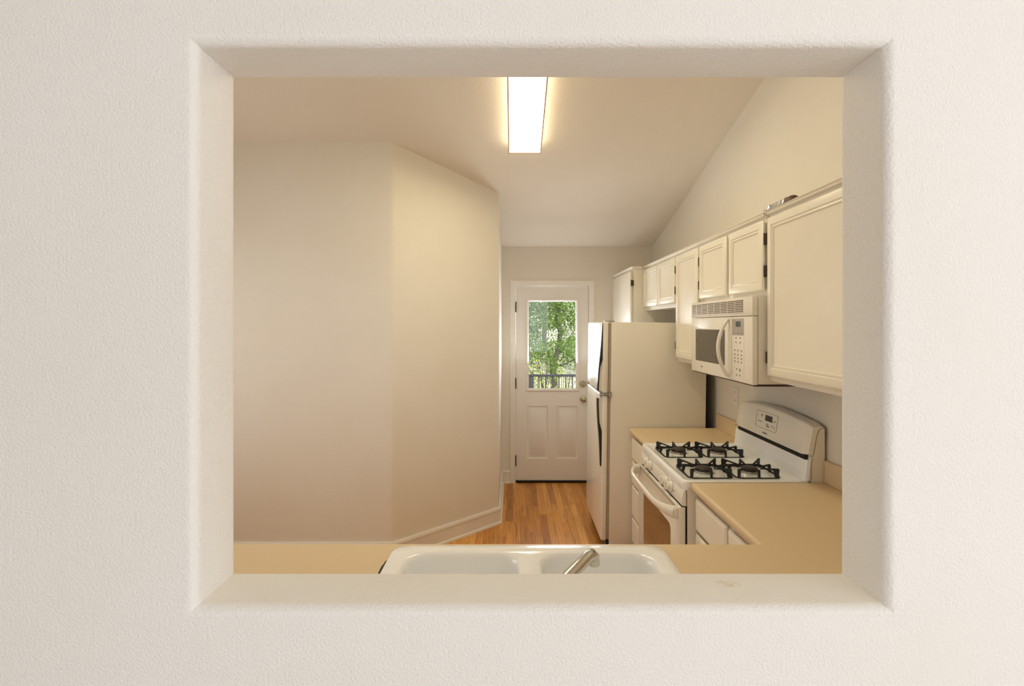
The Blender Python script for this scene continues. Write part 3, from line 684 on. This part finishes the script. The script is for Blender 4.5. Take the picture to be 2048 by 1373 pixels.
# ------------------------------------------------------------------ outlet, foil, ceiling light
t = thing('wall_outlet', 'white electrical outlet on the wall above the counter beside the range', 'outlet', (XR, 3.283, 1.175))
bm = B(); nested(bm, mX(XR-.0005), 3.246, 3.320, 1.118, 1.232, [(0, 0), (0, .003), (.003, .006), (.006, .006)]); obj('cover_plate', bm, M['trim'], t)
for z in (1.148, 1.202):
    bm = B(); nested(bm, mX(XR-.006), 3.266, 3.300, z-.014, z+.014, [(0, 0), (0, .002), (.002, .003)]); r = obj('receptacle', bm, M['trim'], t)
    bm = B()
    for y in (3.276, 3.288): box(bm, XR-.0098, XR-.0088, y-.0012, y+.0012, z-.003, z+.008)
    obj('slot', bm, M['mark'], r, smooth=False)

rr = random.Random(3)
t = thing('foil_packet', 'small crumpled silver foil packet lying on top of the wall cabinets', 'packet', (1.138, 2.16, 2.1521))
def crumple(y0, y1, n, name, m):
    bm = B(); rings = []
    for k in range(n+1):
        s = k/n; y = y0+(y1-y0)*s; e = min(1, min(s, 1-s)*8+.25)
        hgt = (.020+.010*rr.random())*e; wd = .022*e
        rings.append([(1.130+.001*rr.random(), y, 2.1523), (1.130+wd*2, y, 2.1523), (1.130+wd*1.8, y+.006*rr.random(), 2.1523+hgt*.8), (1.130+wd, y+.008*rr.random(), 2.1523+hgt), (1.130+wd*.3, y+.006*rr.random(), 2.1523+hgt*(.5+.3*rr.random()))])
    loft(bm, rings); return obj(name, bm, m, t, smooth=False)
crumple(2.100, 2.278, 16, 'foil_wrap', M['foil']); crumple(2.055, 2.108, 6, 'brown_wrapper', M['foilb'])

def ceiling_light():
    L, wd = 1.22, .228; yc, xc = 3.505-.575, .081
    t = thing('ceiling_light', 'lit fluorescent ceiling fixture with thin oak frame', 'light', (xc, yc, cz(yc)))
    a = math.atan(.26); d = Vector((0, math.cos(a), -math.sin(a))); nrm = Vector((0, -math.sin(a), -math.cos(a))); o = Vector((xc, yc, cz(yc)))
    def fb(bm, x0, x1, u0, u1, h0, h1):
        loft(bm, [[o + Vector((x, 0, 0)) + d*u + nrm*h for x, u in ((x0, u0), (x1, u0), (x1, u1), (x0, u1))] for h in (h0, h1)])
    bm = B(); fb(bm, -.07, .07, -L/2+.03, L/2-.03, .001, .022); obj('housing', bm, M['trim'], t, smooth=False)
    bm = B(); fb(bm, -wd/2+.006, wd/2-.006, -L/2+.006, L/2-.006, .022, .074); obj('diffuser', bm, M['diff'], t, smooth=False)
    l = bpy.data.lights.new('tube_light', 'AREA'); l.shape = 'RECTANGLE'; l.size = wd-.03; l.size_y = L-.04; l.energy = 14; l.color = (1, .875, .56)
    lo = bpy.data.objects.new('tube_light', l); C.objects.link(lo); lo.parent = t; lo.location = nrm*.0795; lo.rotation_euler = nrm.to_track_quat('-Z', 'Y').to_euler()
    bm = B(); h0, h1 = .064, .078
    fb(bm, -wd/2, -wd/2+.008, -L/2, L/2, h0, h1); fb(bm, wd/2-.008, wd/2, -L/2, L/2, h0, h1); fb(bm, -wd/2+.008, wd/2-.008, -L/2, -L/2+.008, h0-.012, h1); fb(bm, -wd/2+.008, wd/2-.008, L/2-.008, L/2, h0-.012, h1)
    obj('frame', bm, M['wood'], t, smooth=False, weld=False)
ceiling_light()

# ------------------------------------------------------------------ outside
bm = B(); box(bm, -4, 6, YB+.121, 8.1, -.14, -.04); struct('deck', bm, M['deck'], 'deck outside the back door', smooth=False)
def railing():
    t = thing('deck_railing', 'dark metal deck railing seen through the door glass', 'railing', (.8, 7.9, -.04))
    bm = B(); box(bm, -3, 5, 7.875, 7.925, .835, .872, .004); obj('top_rail', bm, M['rail'], t)
    bm = B(); box(bm, -3, 5, 7.885, 7.915, .06, .09); obj('bottom_rail', bm, M['rail'], t, smooth=False)
    for k in range(-19, 36):
        x = .405 + k*.1048
        if abs(x-.285) < .06 or abs(x-2.8) < .06: continue
        bm = B(); box(bm, x-.0085, x+.0085, 7.8915, 7.9085, .09, .836); obj('baluster', bm, M['rail'], t, smooth=False)
    for x in (.285, 2.8, -2.2):
        bm = B(); box(bm, x-.04, x+.04, 7.86, 7.94, -.04, .834, .004); obj('post', bm, M['rail'], t)
railing()
def hill(x, y):
    return -.55 + max(0, y-9.5)*.13 + .12*math.sin(x*.9+y*.4) + .08*math.sin(x*2.1-y*.8)
bm = B(); G = [[bm.verts.new((-14+30*i/40, 8.1+42*j/40, hill(-14+30*i/40, 8.1+42*j/40))) for i in range(41)] for j in range(41)]
for j in range(40):
    for i in range(40): bm.faces.new((G[j][i], G[j][i+1], G[j+1][i+1], G[j+1][i]))
struct('ground', bm, M['ground'], 'pale dry hillside beyond the deck', ang=80)
def leaves(bm, c, r, n, size, rng, squash=(1, 1, 1), shell=.0):
    for _ in range(n):
        while True:
            p = Vector((rng.uniform(-1, 1), rng.uniform(-1, 1), rng.uniform(-1, 1)))
            if shell < p.length < 1: break
        p = Vector((c[0]+p.x*r*squash[0], c[1]+p.y*r*squash[1], c[2]+p.z*r*squash[2]))
        d = Vector((rng.gauss(0, 1), rng.gauss(0, 1), rng.gauss(-.3, .8))).normalized(); s = d.orthogonal().normalized()
        s = Matrix.Rotation(rng.uniform(0, 6.28), 3, d) @ s; n_ = d.cross(s); l = size*rng.uniform(.6, 1.4); wd = l*.17
        v = [bm.verts.new(p + d*a + s*b + n_*k) for a, b, k in ((0, 0, 0), (l*.45, wd, l*.06), (l, 0, 0), (l*.45, -wd, l*.06))]
        bm.faces.new(v)
def tree(label, base, trunk, clusters, lm, size, rng, name='tree', branches=()):
    t = thing(name, label, 'tree', base, 'trees beyond the deck')
    bm = B(); tube(bm, [(base[0]+x, base[1]+y, base[2]+z) for x, y, z, r in trunk], [q[3] for q in trunk], 10); obj('trunk', bm, M['bark'], t, ang=70)
    if branches:
        bm = B()
        for br in branches: tube(bm, [(base[0]+x, base[1]+y, base[2]+z) for x, y, z, r in br], [q[3] for q in br], 6)
        obj('branches', bm, M['bark'], t, ang=70)
    bm = B()
    for (x, y, z, r, n) in clusters: leaves(bm, (base[0]+x, base[1]+y, base[2]+z), r, n, size, rng)
    obj('foliage', bm, lm, t, smooth=False, weld=False)
rg = random.Random(11)
bz = hill(.95, 11)
H0 = 1.64-bz                                   # eye height over the tree's foot
def at(px, py, D=11.0): return ((px-1026)*D/1010-.95, 0, 1.64-(py-651)*D/1010-bz)
def P(px, py, r, dy=0): a = at(px, py); return (a[0], dy, a[2], r)
trunk = [(.10, 0, -.1, .10), P(1108, 770, .085), P(1106, 728, .075), P(1113, 712, .062), P(1118, 695, .046), P(1119, 678, .05), P(1122, 664, .07), P(1118, 648, .058), P(1112, 637, .045), P(1116, 622, .035), P(1122, 608, .03), P(1128, 580, .025), P(1120, 540, .015)]
br = [[P(1106, 726, .04), P(1099, 716, .028, -.1), P(1092, 700, .018, -.2), P(1088, 670, .008, -.3)],
      [P(1113, 712, .035), P(1121, 704, .03, .1), P(1134, 690, .018, .2), P(1145, 670, .01, .3)],
      [P(1122, 664, .035), P(1113, 655, .02, -.1), P(1105, 645, .012, -.1), P(1095, 620, .006)],
      [P(1106, 728, .04), P(1120, 731, .026, -.1), P(1135, 724, .016, -.2), P(1150, 715, .01, -.3)],
      [P(1118, 695, .02), P(1127, 684, .012, .1), P(1140, 676, .006, .2)],
      [P(1120, 622, .02), P(1108, 605, .012, .1), P(1090, 590, .007)]]
cl = []
for px, py, r, n in ((1075, 640, .38, 800), (1065, 690, .36, 900), (1145, 640, .32, 750), (1145, 700, .34, 800), (1090, 600, .4, 1000), (1135, 600, .42, 950), (1100, 645, .26, 330), (1060, 600, .4, 700), (1165, 660, .45, 600), (1050, 660, .4, 700), (1110, 560, .5, 900), (1160, 590, .5, 600), (1050, 550, .5, 600), (1180, 720, .4, 400), (1020, 620, .5, 600), (1085, 705, .25, 420), (1118, 612, .2, 260), (1132, 725, .22, 240), (1120, 700, .22, 120)):
    a = at(px, py); cl.append((a[0], rg.uniform(-.35, .5), a[2], r, n))
for px, py, r, n in ((1117, 690, .16, 90), (1108, 725, .2, 170), (1122, 665, .14, 60), (1112, 640, .2, 170), (1124, 600, .22, 220), (1098, 690, .2, 200), (1135, 690, .2, 170), (1105, 745, .2, 120)):
    a = at(px, py, 10.5); cl.append((a[0], -.5+rg.uniform(-.1, .1), a[2], r, n))
tree('grey crooked-trunk tree with narrow green leaves just beyond the deck railing', (.95, 11, bz), trunk, cl, M['leafa'], .062, rg, 'willow_tree', br)
def simple_tree(label, x, y, h, r, lm, size, n, name):
    z = hill(x, y); b = (x, y, z)
    tr = [(0, 0, -.1, .09), (.05, 0, h*.3, .07), (-.04, .03, h*.6, .05), (.02, 0, h*.9, .02)]
    cs = [(rg.uniform(-.7, .7)*r, rg.uniform(-.5, .5)*r, h*(.16+.84*k/13), r*rg.uniform(.45, .7), n//14) for k in range(14)]
    bs = [[(0, 0, h*.25, .04), (r*.4*s, .1, h*.5, .025), (r*.8*s, .1, h*.75, .01)] for s in (-1, 1)]
    tree(label, b, tr, cs, lm, size, rg, name, bs)
simple_tree('dark green tree behind the crooked trunk on its left side', .0, 13.6, 3.6, .85, M['leafb'], .085, 5200, 'shade_tree')
simple_tree('silvery green tree behind the crooked trunk on its right side', 2.15, 14.2, 4.2, 1.05, M['leafd'], .085, 5200, 'olive_tree')
simple_tree('tall pale green tree farthest up the hillside', 1.1, 18.0, 5.6, 1.7, M['leafd'], .11, 7000, 'olive_tree')
def shrub(label, x, y, h, r, lm, size, n):
    z = hill(x, y); t = thing('shrub', label, 'shrub', (x, y, z), 'shrubs behind the railing')
    bm = B()
    for k in range(9):
        a = rg.uniform(0, 6.28); tube(bm, [(x, y, z-.03), (x+.4*r*math.cos(a), y+.4*r*math.sin(a), z+h*.5), (x+.8*r*math.cos(a), y+.8*r*math.sin(a), z+h*.9)], [.012, .009, .004], 5)
    obj('stems', bm, M['bark'], t)
    bm = B(); leaves(bm, (x, y, z+h*.55), r, n, size, rg, (1, .8, h*.55/r)); obj('foliage', bm, lm, t, smooth=False, weld=False)
shrub('yellow-green shrub low on the left behind the railing', .36, 9.2, 1.56, .36, M['leafc'], .055, 1000)
shrub('yellow-green shrub below the crooked trunk', .93, 9.75, 1.40, .23, M['leafc'], .055, 520)
shrub('green shrub low on the right behind the railing', 1.46, 9.3, 1.0, .28, M['leafa'], .06, 420)
for q, (x, y, h, r, m, n) in enumerate(((.15, 12.4, 1.75, .5, 'leafb', 1500), (.80, 12.7, 1.45, .38, 'leafd', 900), (1.75, 12.5, 1.5, .5, 'leafd', 1200))):
    shrub(('dark green bush at the foot of the dark tree on the left', 'grey-green bush right behind the crooked trunk', 'grey-green bush on the slope right of the crooked trunk')[q], x, y, h, r, M[m], .06, n)
